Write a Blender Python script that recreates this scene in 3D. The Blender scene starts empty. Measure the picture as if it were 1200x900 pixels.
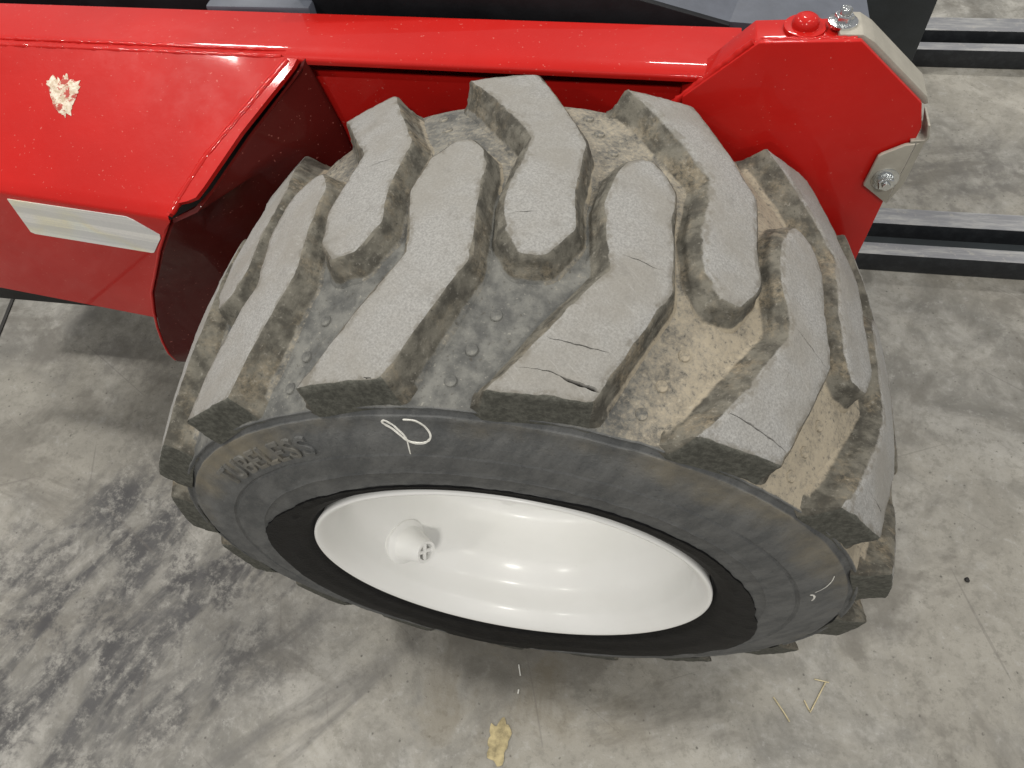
import bpy, bmesh, math, random
from mathutils import Vector, Matrix, noise
from mathutils.geometry import delaunay_2d_cdt

# ------------------------------------------------------------------ camera, light, exposure
sc = bpy.context.scene
HC = 0.405                                   # height of the wheel centre above the floor
cam_d = bpy.data.cameras.new('camera'); cam = bpy.data.objects.new('camera', cam_d)
sc.collection.objects.link(cam); sc.camera = cam
cam_d.sensor_width = 36.0; cam_d.lens = 36.0 * 861.84 / 1200.0
cam_d.clip_start = 0.02; cam_d.clip_end = 200
RGT = Vector((0.9841, 0.1601, -0.0766)); DWN = Vector((0.0942, -0.8370, -0.5390)); FWD = Vector((-0.1504, 0.5233, -0.8388))
cm = Matrix.Identity(4)
for i in range(3):
    cm[i][0] = RGT[i]; cm[i][1] = -DWN[i]; cm[i][2] = -FWD[i]
cm[0][3], cm[1][3], cm[2][3] = 0.1103, -0.4419, 0.8339 + HC
cam.matrix_world = cm
cam_d.dof.use_dof = False

world = bpy.data.worlds.new('World'); sc.world = world; world.use_nodes = True
bg = world.node_tree.nodes['Background']
bg.inputs['Color'].default_value = (0.98, 0.98, 1.0, 1); bg.inputs['Strength'].default_value = 0.30

def area(name, loc, size, power, target, col=(1, 0.965, 0.90)):
    l = bpy.data.lights.new(name, 'AREA'); l.shape = 'RECTANGLE'; l.size, l.size_y = size
    l.energy = power; l.color = col
    o = bpy.data.objects.new(name, l); sc.collection.objects.link(o); o.location = loc
    o.rotation_euler = (Vector(target) - Vector(loc)).to_track_quat('-Z', 'Y').to_euler()
    return o
# high-bay lamps of the hall, hung in a 4 m grid
for lx, ly, pw in ((-3.15, 0.30, 150), (1.35, 0.30, 75), (4.45, 0.30, 45), (-3.55, -3.7, 85), (0.45, -3.7, 150), (4.45, -3.7, 40), (-3.55, 4.4, 120), (0.45, 4.4, 95), (4.45, 4.4, 45)):
    area('high_bay_lamp', (lx, ly, 4.9), (0.80, 0.30), pw, (lx, ly, 0))

sc.view_settings.view_transform = 'Standard'; sc.view_settings.look = 'None'
sc.view_settings.exposure = 0.0; sc.view_settings.gamma = 1.0; sc.view_settings.use_curve_mapping = False

# ------------------------------------------------------------------ helpers
C = sc.collection
def link_mesh(name, me, mat, parent=None, smooth=None):
    o = bpy.data.objects.new(name, me); C.objects.link(o)
    if mat: me.materials.append(mat)
    if smooth is not None:
        for p in me.polygons: p.use_smooth = True
        me.set_sharp_from_angle(angle=math.radians(smooth))
    if parent: o.parent = parent
    return o
def from_bm(name, bm, mat, parent=None, smooth=None, lift=True):
    bmesh.ops.recalc_face_normals(bm, faces=bm.faces[:])
    me = bpy.data.meshes.new(name)
    if lift:
        for v in bm.verts: v.co.z += HC
    bm.to_mesh(me); bm.free()
    return link_mesh(name, me, mat, parent, smooth)
def empty(name, loc=(0, 0, 0)):
    o = bpy.data.objects.new(name, None); C.objects.link(o); o.location = loc; o.empty_display_size = 0.1
    return o
def tag(o, label=None, cat=None, group=None, kind=None):
    if label: o['label'] = label
    if cat: o['category'] = cat
    if group: o['group'] = group
    if kind: o['kind'] = kind
    return o
def prism(pts, off, bev=0.0, seg=2):
    """closed 3D polygon pts extruded by vector off"""
    bm = bmesh.new(); off = Vector(off)
    a = [bm.verts.new(Vector(p)) for p in pts]; b = [bm.verts.new(Vector(p) + off) for p in pts]
    n = len(pts)
    bm.faces.new(a); bm.faces.new(b[::-1])
    for i in range(n): bm.faces.new((a[i], b[i], b[(i + 1) % n], a[(i + 1) % n]))
    bmesh.ops.recalc_face_normals(bm, faces=bm.faces[:])
    if bev: bmesh.ops.bevel(bm, geom=bm.edges[:], offset=bev, segments=seg, affect='EDGES', profile=0.5)
    return bm
def box(lo, hi, bev=0.0, seg=2):
    x0, y0, z0 = lo; x1, y1, z1 = hi
    return prism([(x0, y0, z0), (x1, y0, z0), (x1, y1, z0), (x0, y1, z0)], (0, 0, z1 - z0), bev, seg)
def tube(path, rads, n=10, jit=0.0, seed=0, cap=True, bm=None, axis=None):
    if bm is None: bm = bmesh.new()
    path = [Vector(p) for p in path]; prev = None; rings = []
    for i, p in enumerate(path):
        t = (path[min(i + 1, len(path) - 1)] - path[max(i - 1, 0)]).normalized()
        u = t.orthogonal().normalized() if prev is None else (prev - t * prev.dot(t)).normalized()
        if axis is not None: t = axis; u = t.orthogonal().normalized()
        prev = u; w = t.cross(u); r = rads[i] if isinstance(rads, (list, tuple)) else rads
        ring = []
        for k in range(n):
            a = 2 * math.pi * k / n
            rr = r * (1 + jit * noise.noise(Vector((i * 0.7 + seed, k * 0.6, seed))))
            ring.append(bm.verts.new(p + (u * math.cos(a) + w * math.sin(a)) * rr))
        rings.append(ring)
    for i in range(len(rings) - 1):
        for k in range(n): bm.faces.new((rings[i][k], rings[i][(k + 1) % n], rings[i + 1][(k + 1) % n], rings[i + 1][k]))
    if cap: bm.faces.new(rings[0][::-1]); bm.faces.new(rings[-1])
    return bm
def lathe(profile, n, close=False, axis_y=True, disp=None):
    """profile list of (y, r) turned about the wheel axis (Y); theta=0 is up, positive to +X"""
    bm = bmesh.new(); rings = []
    for (y, r) in profile:
        ring = []
        for k in range(n):
            th = 2 * math.pi * k / n
            dr, dy = disp(th, y, r) if disp else (0, 0)
            ring.append(bm.verts.new(((r + dr) * math.sin(th), y + dy, (r + dr) * math.cos(th))))
        rings.append(ring)
    for i in range(len(rings) - 1):
        for k in range(n): bm.faces.new((rings[i][k], rings[i][(k + 1) % n], rings[i + 1][(k + 1) % n], rings[i + 1][k]))
    return bm
def fbm(p, o=4): return noise.fractal(p, 1.0, 2.0, o)
def attr(me, name, vals):
    a = me.attributes.new(name, 'FLOAT', 'POINT'); a.data.foreach_set('value', vals)

# ------------------------------------------------------------------ materials
class N:
    def __init__(s, name):
        s.m = bpy.data.materials.new(name); s.m.use_nodes = True; s.t = s.m.node_tree
        s.b = s.t.nodes['Principled BSDF']; s.out = s.t.nodes['Material Output']
        s.tc = s.t.nodes.new('ShaderNodeTexCoord')
    def n(s, typ, **kw):
        nd = s.t.nodes.new(typ)
        for k, v in kw.items():
            if hasattr(nd, k) and not isinstance(v, tuple) and k not in nd.inputs: setattr(nd, k, v)
            else: nd.inputs[k].default_value = v
        return nd
    def l(s, a, b): s.t.links.new(a, b)
    def noise(s, scale, detail=4, rough=0.55, vec=None, dist=0.0):
        nd = s.n('ShaderNodeTexNoise'); nd.inputs['Scale'].default_value = scale; nd.inputs['Detail'].default_value = detail
        nd.inputs['Roughness'].default_value = rough; nd.inputs['Distortion'].default_value = dist
        s.l(vec if vec else s.tc.outputs['Object'], nd.inputs['Vector']); return nd.outputs['Fac']
    def mapping(s, loc=(0, 0, 0), rot=(0, 0, 0), scale=(1, 1, 1)):
        nd = s.n('ShaderNodeMapping'); nd.vector_type = 'TEXTURE'; nd.inputs['Location'].default_value = loc; nd.inputs['Rotation'].default_value = rot
        nd.inputs['Scale'].default_value = tuple(1.0 / v for v in scale); s.l(s.tc.outputs['Object'], nd.inputs['Vector']); return nd.outputs['Vector']
    def ramp(s, fac, a, b, va=0.0, vb=1.0):
        nd = s.n('ShaderNodeMapRange'); nd.inputs['From Min'].default_value = a; nd.inputs['From Max'].default_value = b
        nd.inputs['To Min'].default_value = va; nd.inputs['To Max'].default_value = vb; nd.interpolation_type = 'SMOOTHSTEP'
        s.l(fac, nd.inputs['Value']); return nd.outputs['Result']
    def math(s, op, a, b=None):
        nd = s.n('ShaderNodeMath'); nd.operation = op
        for i, v in enumerate((a, b)):
            if v is None: continue
            if isinstance(v, (int, float)): nd.inputs[i].default_value = v
            else: s.l(v, nd.inputs[i])
        return nd.outputs[0]
    def mix(s, fac, a, b, blend='MIX'):
        nd = s.n('ShaderNodeMix'); nd.data_type = 'RGBA'; nd.blend_type = blend
        for i, v in ((0, fac), (6, a), (7, b)):
            if isinstance(v, (int, float)): nd.inputs[i].default_value = v
            elif isinstance(v, tuple): nd.inputs[i].default_value = v if len(v) == 4 else v + (1,)
            else: s.l(v, nd.inputs[i])
        return nd.outputs[2]
    def attr(s, name):
        nd = s.n('ShaderNodeAttribute'); nd.attribute_name = name; return nd.outputs['Fac']
    def bump(s, h, dist=0.002, strength=1.0, prev=None):
        nd = s.n('ShaderNodeBump'); nd.inputs['Distance'].default_value = dist; nd.inputs['Strength'].default_value = strength
        s.l(h, nd.inputs['Height'])
        if prev: s.l(prev, nd.inputs['Normal'])
        return nd.outputs['Normal']
    def done(s, col=None, rough=None, normal=None, **kw):
        for k, v in (('Base Color', col), ('Roughness', rough), ('Normal', normal)):
            if v is None: continue
            if isinstance(v, (int, float)): s.b.inputs[k].default_value = v
            elif isinstance(v, tuple): s.b.inputs[k].default_value = v if len(v) == 4 else v + (1,)
            else: s.l(v, s.b.inputs[k])
        for k, v in kw.items(): s.b.inputs[k.replace('_', ' ')].default_value = v
        return s.m

def tread_floor_colour(m, fine, med):
    base = m.mix(m.ramp(med, 0.32, 0.68), (0.080, 0.081, 0.078), (0.175, 0.174, 0.160))
    f = m.math('ADD', m.attr('dust'), m.math('MULTIPLY', m.math('SUBTRACT', med, 0.5), 0.6))
    f = m.math('ADD', f, m.math('MULTIPLY', m.math('SUBTRACT', fine, 0.5), 1.1))
    col = m.mix(m.ramp(f, 0.25, 0.95, 0, 0.92), base, (0.345, 0.298, 0.222))
    col = m.mix(m.ramp(fine, 0.60, 0.72, 0, 0.5), col, (0.36, 0.345, 0.30))
    return m.mix(m.ramp(fine, 0.42, 0.30, 0, 0.65), col, (0.06, 0.053, 0.042))
def mat_lug():
    m = N('worn_tread_rubber')
    g = m.noise(520, 3, 0.7); big = m.noise(14, 4); med = m.noise(60, 4, 0.6)
    scr = m.noise(1.0, 3, 0.6, m.mapping(rot=(0.3, 0.2, 0.9), scale=(420, 60, 60)))
    top = m.mix(m.ramp(g, 0.3, 0.7), (0.215, 0.212, 0.203), (0.310, 0.306, 0.293))
    top = m.mix(m.ramp(big, 0.40, 0.68, 0, 0.7), top, (0.222, 0.210, 0.186))
    top = m.mix(m.ramp(scr, 0.58, 0.72, 0, 0.28), top, (0.37, 0.365, 0.35))
    top = m.mix(m.ramp(med, 0.56, 0.75, 0, 0.40), top, (0.165, 0.158, 0.144))
    ed_ = m.math('MULTIPLY', m.ramp(m.attr('top'), 0.97, 0.74), m.ramp(m.noise(75, 5, 0.7), 0.42, 0.60))
    top = m.mix(m.math('MULTIPLY', ed_, 0.6), top, (0.135, 0.122, 0.098))
    side = m.mix(m.ramp(med, 0.35, 0.65), (0.064, 0.060, 0.050), (0.150, 0.141, 0.117))
    d1 = m.noise(24, 5, 0.65); fine = m.noise(200, 4, 0.75)
    dust = m.math('MULTIPLY', m.ramp(d1, 0.45, 0.66), m.ramp(fine, 0.35, 0.62))
    dust = m.math('MULTIPLY', dust, m.ramp(m.attr('dust'), 0.0, 1.0, 0.35, 1.0))
    side = m.mix(m.math('MULTIPLY', dust, 0.75), side, (0.255, 0.210, 0.145))
    side = m.mix(m.ramp(fine, 0.58, 0.70, 0, 0.55), side, (0.28, 0.265, 0.23))
    side = m.mix(m.ramp(fine, 0.42, 0.28, 0, 0.6), side, (0.030, 0.027, 0.021))
    clean = m.mix(m.ramp(fine, 0.35, 0.7), (0.060, 0.060, 0.051), (0.118, 0.117, 0.100))
    side = m.mix(m.ramp(m.attr('dust'), -0.02, -0.30), side, clean)
    foot = m.math('ADD', m.attr('foot'), m.math('MULTIPLY', m.math('SUBTRACT', med, 0.5), 0.9))
    side = m.mix(m.ramp(foot, 0.3, 0.8), side, tread_floor_colour(m, m.noise(230, 4, 0.75), m.noise(45, 5, 0.65)))
    # abraded tread face: crisp, broken border against the dirty flanks
    edge = m.math('ADD', m.attr('top'), m.math('MULTIPLY', m.math('SUBTRACT', m.noise(150, 5, 0.75), 0.5), 0.45))
    fac = m.ramp(edge, 0.46, 0.60)
    col = m.mix(fac, side, top)
    col = m.mix(m.ramp(m.attr('crack'), 0.10, 0.6), col, (0.012, 0.010, 0.008))
    b = m.bump(g, 0.0008, 0.35); b = m.bump(med, 0.002, 0.35, b); b = m.bump(fine, 0.0022, 0.5, b)
    return m.done(col, 0.93, b, Specular_IOR_Level=0.25)
def mat_casing():
    m = N('dusty_casing_rubber')
    fine = m.noise(230, 4, 0.75); med = m.noise(45, 5, 0.65)
    col = tread_floor_colour(m, fine, med)
    # side wall: scrubbed blue grey rubber
    scuff = m.noise(1.0, 5, 0.7, m.mapping(rot=(0, 0.5, 0), scale=(46, 10, 16)))
    sw = m.mix(m.ramp(scuff, 0.33, 0.68), (0.078, 0.081, 0.082), (0.132, 0.134, 0.132))
    sw = m.mix(m.ramp(fine, 0.55, 0.75, 0, 0.45), sw, (0.19, 0.19, 0.185))
    sw = m.mix(m.ramp(fine, 0.42, 0.30, 0, 0.5), sw, (0.035, 0.035, 0.036))
    f2 = m.math('ADD', m.attr('dust'), m.math('MULTIPLY', m.math('SUBTRACT', m.noise(18, 5, 0.65), 0.5), 1.0))
    sw = m.mix(m.ramp(f2, 0.25, 0.95, 0, 0.75), sw, (0.235, 0.200, 0.135))
    col = m.mix(m.attr('wall'), col, sw)
    h = m.bump(fine, 0.0016, 0.6); h = m.bump(med, 0.002, 0.4, h)
    return m.done(col, m.mix(m.attr('wall'), (0.92, 0.92, 0.92), (0.68, 0.68, 0.68)), h, Specular_IOR_Level=0.35)
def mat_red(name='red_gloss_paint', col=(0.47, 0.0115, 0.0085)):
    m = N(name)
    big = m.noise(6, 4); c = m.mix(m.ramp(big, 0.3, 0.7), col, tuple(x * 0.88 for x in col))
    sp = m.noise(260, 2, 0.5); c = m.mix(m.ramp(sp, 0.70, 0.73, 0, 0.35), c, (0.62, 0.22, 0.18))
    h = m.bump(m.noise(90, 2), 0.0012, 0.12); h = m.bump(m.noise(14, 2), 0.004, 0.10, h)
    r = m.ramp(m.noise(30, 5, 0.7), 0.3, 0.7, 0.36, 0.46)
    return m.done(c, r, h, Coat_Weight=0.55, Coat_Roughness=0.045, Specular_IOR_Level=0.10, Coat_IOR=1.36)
def mat_white():
    m = N('white_wheel_paint')
    c = m.mix(m.ramp(m.noise(9, 4), 0.35, 0.7), (0.89, 0.89, 0.87), (0.86, 0.86, 0.835))
    c = m.mix(m.ramp(m.noise(120, 4, 0.7), 0.66, 0.75, 0, 0.25), c, (0.62, 0.61, 0.57))
    h = m.bump(m.noise(120, 2), 0.001, 0.10)
    return m.done(c, 0.42, h, Coat_Weight=0.22, Coat_Roughness=0.16)
def mat_plain(name, col, rough=0.5, metal=0.0, var=0.2, scale=40, bump=0.0006, **kw):
    m = N(name); f = m.noise(scale, 5, 0.65)
    c = m.mix(m.ramp(f, 0.3, 0.7), tuple(x * (1 - var) for x in col), tuple(min(1, x * (1 + var)) for x in col))
    h = m.bump(m.noise(scale * 4, 4, 0.7), bump, 0.6)
    return m.done(c, rough, h, Metallic=metal, **kw)
def mat_scuffed_steel():
    m = N('dark_scuffed_steel')
    f = m.noise(1, 5, 0.7, m.mapping(scale=(9, 60, 60))); g = m.noise(55, 5, 0.7)
    geo = m.n('ShaderNodeNewGeometry'); sep = m.n('ShaderNodeSeparateXYZ'); m.l(geo.outputs['True Normal'], sep.inputs[0])
    up = m.ramp(sep.outputs['Z'], 0.5, 0.9)          # rails are worn to bare metal and dusty on their upper faces
    worn = m.mix(m.ramp(f, 0.4, 0.7), (0.20, 0.205, 0.22), (0.36, 0.36, 0.355))
    worn = m.mix(m.ramp(g, 0.55, 0.72, 0, 0.6), worn, (0.42, 0.40, 0.36))
    paint = m.mix(m.ramp(g, 0.4, 0.7), (0.012, 0.014, 0.017), (0.026, 0.029, 0.033))
    return m.done(m.mix(up, paint, worn), 0.55, m.bump(g, 0.001, 0.4))
def mat_floor():
    m = N('stained_concrete')
    o = m.tc.outputs['Object']
    a = m.noise(2.2, 6, 0.62, dist=0.5); b = m.noise(9, 7, 0.68, dist=0.6); cfin = m.noise(85, 5, 0.75); sand = m.noise(420, 3, 0.7)
    col = m.mix(m.ramp(b, 0.30, 0.70), (0.136, 0.131, 0.116), (0.330, 0.320, 0.291))
    col = m.mix(m.ramp(a, 0.42, 0.60, 0, 0.60), col, (0.300, 0.282, 0.240))
    grit = m.noise(38, 8, 0.76, dist=0.15)
    col = m.mix(m.ramp(grit, 0.50, 0.62, 0, 0.5), col, (0.160, 0.152, 0.130))
    col = m.mix(m.ramp(grit, 0.46, 0.34, 0, 0.45), col, (0.375, 0.368, 0.345))
    col = m.mix(m.ramp(cfin, 0.54, 0.70, 0, 0.45), col, (0.150, 0.143, 0.124))
    col = m.mix(m.ramp(cfin, 0.42, 0.28, 0, 0.40), col, (0.40, 0.395, 0.375))
    col = m.mix(m.ramp(sand, 0.60, 0.72, 0, 0.4), col, (0.11, 0.105, 0.092))
    vor = m.n('ShaderNodeTexVoronoi'); vor.inputs['Scale'].default_value = 75; m.l(o, vor.inputs['Vector'])
    pore = m.math('MULTIPLY', m.ramp(vor.outputs['Distance'], 0.20, 0.10), m.ramp(cfin, 0.50, 0.58))
    col = m.mix(m.math('MULTIPLY', pore, 0.75), col, (0.075, 0.070, 0.060))
    cloud = m.noise(3.4, 6, 0.7, m.mapping(loc=(3.1, 1.7, 0)), 0.6)
    col = m.mix(m.ramp(cloud, 0.52, 0.64, 0, 0.62), col, (0.118, 0.109, 0.092))
    col = m.mix(m.ramp(cloud, 0.46, 0.34, 0, 0.50), col, (0.430, 0.418, 0.385))
    def disc(x, y, rx, ry, ang):
        mp = m.n('ShaderNodeMapping'); mp.vector_type = 'TEXTURE'
        mp.inputs['Location'].default_value = (x, y, 0); mp.inputs['Rotation'].default_value = (0, 0, ang)
        mp.inputs['Scale'].default_value = (rx, ry, 1); m.l(o, mp.inputs['Vector'])
        ln = m.n('ShaderNodeVectorMath'); ln.operation = 'LENGTH'; m.l(mp.outputs[0], ln.inputs[0])
        w = m.math('ADD', ln.outputs['Value'], m.math('MULTIPLY', m.math('SUBTRACT', a, 0.5), 1.8))
        return m.ramp(w, 1.0, 0.35)
    # tyre smears left of the wheel: streaks that run towards the wheel
    def streak(rot, sx, sy, lo, hi): return m.ramp(m.noise(1, 5, 0.62, m.mapping(rot=(0, 0, rot), scale=(sx, sy, 1)), 0.4), lo, hi)
    s1 = m.math('MULTIPLY', streak(math.radians(66), 4.5, 13, 0.42, 0.60), disc(-0.68, -0.12, 0.55, 0.36, math.radians(60)))
    s1 = m.math('MULTIPLY', s1, m.ramp(grit, 0.36, 0.54, 0.25, 1.0))
    blot = m.math('MULTIPLY', m.math('MULTIPLY', m.ramp(b, 0.46, 0.60), m.ramp(grit, 0.42, 0.56, 0.2, 1.0)), disc(-0.74, -0.20, 0.55, 0.36, math.radians(60)))
    col = m.mix(m.math('MULTIPLY', blot, 0.85), col, (0.072, 0.070, 0.070))
    col = m.mix(m.math('MULTIPLY', s1, 0.95), col, (0.052, 0.051, 0.053))
    s2 = m.math('MULTIPLY', streak(math.radians(48), 2.2, 15, 0.48, 0.66), disc(-0.40, -0.30, 0.34, 0.20, math.radians(20)))
    col = m.mix(m.math('MULTIPLY', s2, 0.62), col, (0.085, 0.082, 0.078))
    s3 = m.math('MULTIPLY', m.ramp(b, 0.42, 0.62), disc(0.02, -0.24, 0.30, 0.16, 0.1))
    col = m.mix(m.math('MULTIPLY', s3, 0.62), col, (0.125, 0.105, 0.070))
    s4 = m.math('MULTIPLY', m.ramp(m.noise(16, 6, 0.7), 0.46, 0.6), disc(0.75, 0.98, 0.40, 0.24, 0.2))
    col = m.mix(m.math('MULTIPLY', s4, 0.55), col, (0.115, 0.108, 0.098))
    s5 = m.math('MULTIPLY', m.ramp(m.noise(11, 6, 0.7), 0.44, 0.6), disc(-1.0, 0.30, 0.40, 0.18, -0.2))
    col = m.mix(m.math('MULTIPLY', s5, 0.5), col, (0.12, 0.112, 0.10))
    # hairline scratches
    for rot, k in ((0.4, 0.0), (1.9, 3.0), (2.6, 7.0)):
        sc_ = m.noise(1, 2, 0.5, m.mapping(loc=(k, k, 0), rot=(0, 0, rot), scale=(2.2, 75, 1)), 0.3)
        col = m.mix(m.math('MULTIPLY', m.ramp(sc_, 0.70, 0.74), 0.35), col, (0.11, 0.10, 0.09))
    h = m.bump(cfin, 0.002, 0.35); h = m.bump(sand, 0.0008, 0.3, h)
    return m.done(col, m.ramp(b, 0.3, 0.7, 0.45, 0.68), h, Specular_IOR_Level=0.4)

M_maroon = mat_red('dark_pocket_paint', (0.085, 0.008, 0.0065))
M_lug, M_case, M_red, M_white, M_floor = mat_lug(), mat_casing(), mat_red(), mat_white(), mat_floor()
M_bead = mat_plain('black_bead_paint', (0.0070, 0.0070, 0.0075), 0.55, var=0.35, scale=70, bump=0.0015, Specular_IOR_Level=0.18)
M_steel = mat_plain('bare_bracket_steel', (0.36, 0.34, 0.29), 0.55, 0.25, 0.10, 30)
M_zinc = mat_plain('zinc_bolt', (0.72, 0.74, 0.74), 0.14, 1.0, 0.12, 60)
M_black = mat_plain('black_chassis_paint', (0.008, 0.0085, 0.010), 0.5, 0, 0.3, 20, Specular_IOR_Level=0.2)
M_slate = mat_plain('slate_cover_paint', (0.075, 0.084, 0.105), 0.5, 0, 0.18, 15)
M_post = mat_plain('dark_slate_post_paint', (0.026, 0.032, 0.036), 0.5, 0, 0.2, 12)
M_rail = mat_scuffed_steel()
M_chalk = mat_plain('chalk', (0.72, 0.71, 0.66), 0.95, 0, 0.15, 200)
M_straw = mat_plain('straw', (0.52, 0.45, 0.28), 0.8, 0, 0.2, 90)
M_ymark = mat_plain('yellow_floor_paint', (0.33, 0.275, 0.150), 0.8, 0, 0.4, 60)
def mat_peel():
    m = N('peeled_sticker_paper')
    f = m.noise(70, 4, 0.7); c = m.mix(m.ramp(m.noise(160, 4, 0.7), 0.35, 0.65), (0.46, 0.36, 0.25), (0.74, 0.66, 0.55))
    c = m.mix(m.ramp(f, 0.52, 0.58), c, (0.40, 0.06, 0.045))
    return m.done(c, 0.8, m.bump(f, 0.002, 0.6))
M_peel = mat_peel()
def mat_reflector():
    m = N('silver_reflective_tape')
    w = m.n('ShaderNodeTexVoronoi'); w.feature = 'DISTANCE_TO_EDGE'; w.inputs['Scale'].default_value = 190; m.l(m.tc.outputs['Object'], w.inputs['Vector'])
    ir = m.noise(7, 2)
    cr = m.n('ShaderNodeValToRGB'); e = cr.color_ramp.elements
    e[0].position = 0.42; e[0].color = (0.80, 0.80, 0.79, 1); e[1].position = 0.62; e[1].color = (0.84, 0.83, 0.80, 1)
    x = e.new(0.5); x.color = (0.82, 0.84, 0.76, 1); x = e.new(0.55); x.color = (0.86, 0.82, 0.62, 1)
    m.l(ir, cr.inputs[0])
    col = m.mix(m.ramp(w.outputs['Distance'], 0.0, 0.12, 0.22, 0), cr.outputs[0], (0.6, 0.6, 0.59))
    st = m.noise(1, 3, 0.6, m.mapping(scale=(1.5, 1.5, 75)))
    col = m.mix(m.ramp(st, 0.42, 0.60, 0, 0.55), col, (0.50, 0.51, 0.52))
    return m.done(col, 0.28, m.bump(w.outputs['Distance'], 0.0006, 0.3), Metallic=0.1, Coat_Weight=0.4)
M_refl = mat_reflector()

# ------------------------------------------------------------------ floor
bm = bmesh.new(); G = 14
vs = [[bm.verts.new((-14 + 28 * i / G, -14 + 28 * j / G, 0)) for j in range(G + 1)] for i in range(G + 1)]
for i in range(G):
    for j in range(G): bm.faces.new((vs[i][j], vs[i + 1][j], vs[i + 1][j + 1], vs[i][j + 1]))
floor = tag(from_bm('floor', bm, M_floor, lift=False), 'worn grey concrete floor with dark tyre smears', kind='structure')
M_joint = mat_plain('joint_filler', (0.022, 0.021, 0.019), 0.8, 0, 0.3, 50)
bm = box((-0.004, -3, 0.001), (0.004, 3, 0.0025)); o = from_bm('expansion_joint', bm, M_joint, floor, lift=False)
o.location = (-1.297, 0.39, 0.0); o.rotation_euler.z = 0.22
bm = bmesh.new(); random.seed(4)
ctr = Vector((-0.028, -0.312, 0.0)); pts = []
for k in range(36):
    a = 2 * math.pi * k / 36; r = 0.017 * (1 + 0.55 * noise.noise(Vector((math.cos(a) * 1.7, math.sin(a) * 1.7, 3.1))) + 0.25 * noise.noise(Vector((math.cos(a) * 6, math.sin(a) * 6, 9))))
    pts.append(bm.verts.new((ctr.x + r * math.cos(a), ctr.y + 1.7 * r * math.sin(a), 0.002)))
bm.faces.new(pts)
from_bm('paint_mark', bm, M_ymark, floor, lift=False)

# ------------------------------------------------------------------ the red machine
mach = tag(empty('red_lift_machine'), 'glossy red machine chassis standing on one big chunky worn tyre', 'machine')

# --- tyre geometry -------------------------------------------------
R0, KC = 0.415, 0.582
def Rtop(y): return R0 - KC * y * y
def Rfloor(y):
    a = abs(y)
    if a < 0.055: return 0.3945
    if a < 0.178: return 0.3945 - (a - 0.055) / 0.123 * 0.0255
    return 0.369 - (a - 0.178) * 1.5
ZMIN = -0.4035
TH0, PITCH = -0.9915, 2 * math.pi / 16
def dust_at(th, y):
    """dry dust lies thickest in the pockets on the right-hand side of the tyre"""
    t = (th + math.pi) % (2 * math.pi) - math.pi
    d = 0.16 + 0.62 / (1 + math.exp(-(t - 0.30) / 0.07))
    d -= 0.18 * math.exp(-((t + 0.02) / 0.14) ** 2)
    if y > 0.02: d = max(d, 0.55 - 0.2 * math.exp(-((t + 0.25) / 0.2) ** 2))
    return d
prof = []
def mirror_prof():
    half = [(0.0, 0.3945), (-0.02, 0.3945), (-0.04, 0.3945), (-0.055, 0.3945), (-0.062, 0.3925), (-0.08, 0.3892), (-0.10, 0.3850), (-0.12, 0.3809), (-0.14, 0.3767),
            (-0.16, 0.3725), (-0.172, 0.3695), (-0.1770, 0.3680), (-0.1785, 0.3668), (-0.1784, 0.3652), (-0.1768, 0.3636), (-0.1766, 0.3612), (-0.1780, 0.3590), (-0.1808, 0.3576), (-0.1816, 0.3555), (-0.1818, 0.3530),
            (-0.1825, 0.3470), (-0.1850, 0.3400), (-0.1870, 0.3320), (-0.1886, 0.3240), (-0.1895, 0.3170), (-0.1898, 0.3135), (-0.1882, 0.3118), (-0.1880, 0.3105), (-0.1898, 0.3090),
            (-0.1905, 0.3000), (-0.1906, 0.2900), (-0.1902, 0.2820), (-0.1912, 0.2806), (-0.1898, 0.2790), (-0.1890, 0.2700), (-0.1875, 0.2600), (-0.1862, 0.2520), (-0.1868, 0.2500), (-0.1850, 0.2480),
            (-0.1835, 0.2400), (-0.1800, 0.2330), (-0.1730, 0.2270), (-0.1500, 0.2230)]
    return [(-y, r) for (y, r) in half[:0:-1]] + half
NSEG = 360
def case_disp(th, y, r):
    p = Vector((math.sin(th) * 9, y * 22, math.cos(th) * 9))
    if r > 0.367 and abs(y) < 0.177: return 0.0016 * fbm(p * 1.4) + 0.0007 * fbm(p * 5), 0
    return 0.0004 * fbm(p * 2.5), 0.0008 * fbm(p * 1.6) + 0.0004 * fbm(p * 6)
P_ = mirror_prof()
bm = lathe(P_, NSEG, disp=case_disp)
dust, wall = [], []
for v in bm.verts:
    th = math.atan2(v.co.x, v.co.z); r = math.hypot(v.co.x, v.co.z); y = v.co.y
    w = 1.0 if r < 0.3672 else 0.0
    if w == 0: d = dust_at(th, y)
    else:
        t = math.degrees(th)
        d = 0.30 * max(0, min(1, (r - 0.318) / 0.03))
        d += 0.42 * math.exp(-((t + 48) / 24) ** 2) * max(0, min(1, (r - 0.305) / 0.03))
        d += 0.30 * math.exp(-((t - 45) / 30) ** 2) * max(0, min(1, (r - 0.30) / 0.03))
        if r > 0.3585: d = 0.0
    dust.append(d); wall.append(w)
    if v.co.z < ZMIN: v.co.z = ZMIN
tyre = from_bm('tyre', bm, M_case, mach, smooth=40)
attr(tyre.data, 'dust', dust); attr(tyre.data, 'wall', wall)
tag(tyre, 'worn chunky tyre with grey chevron lugs and dirty side wall')

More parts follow.
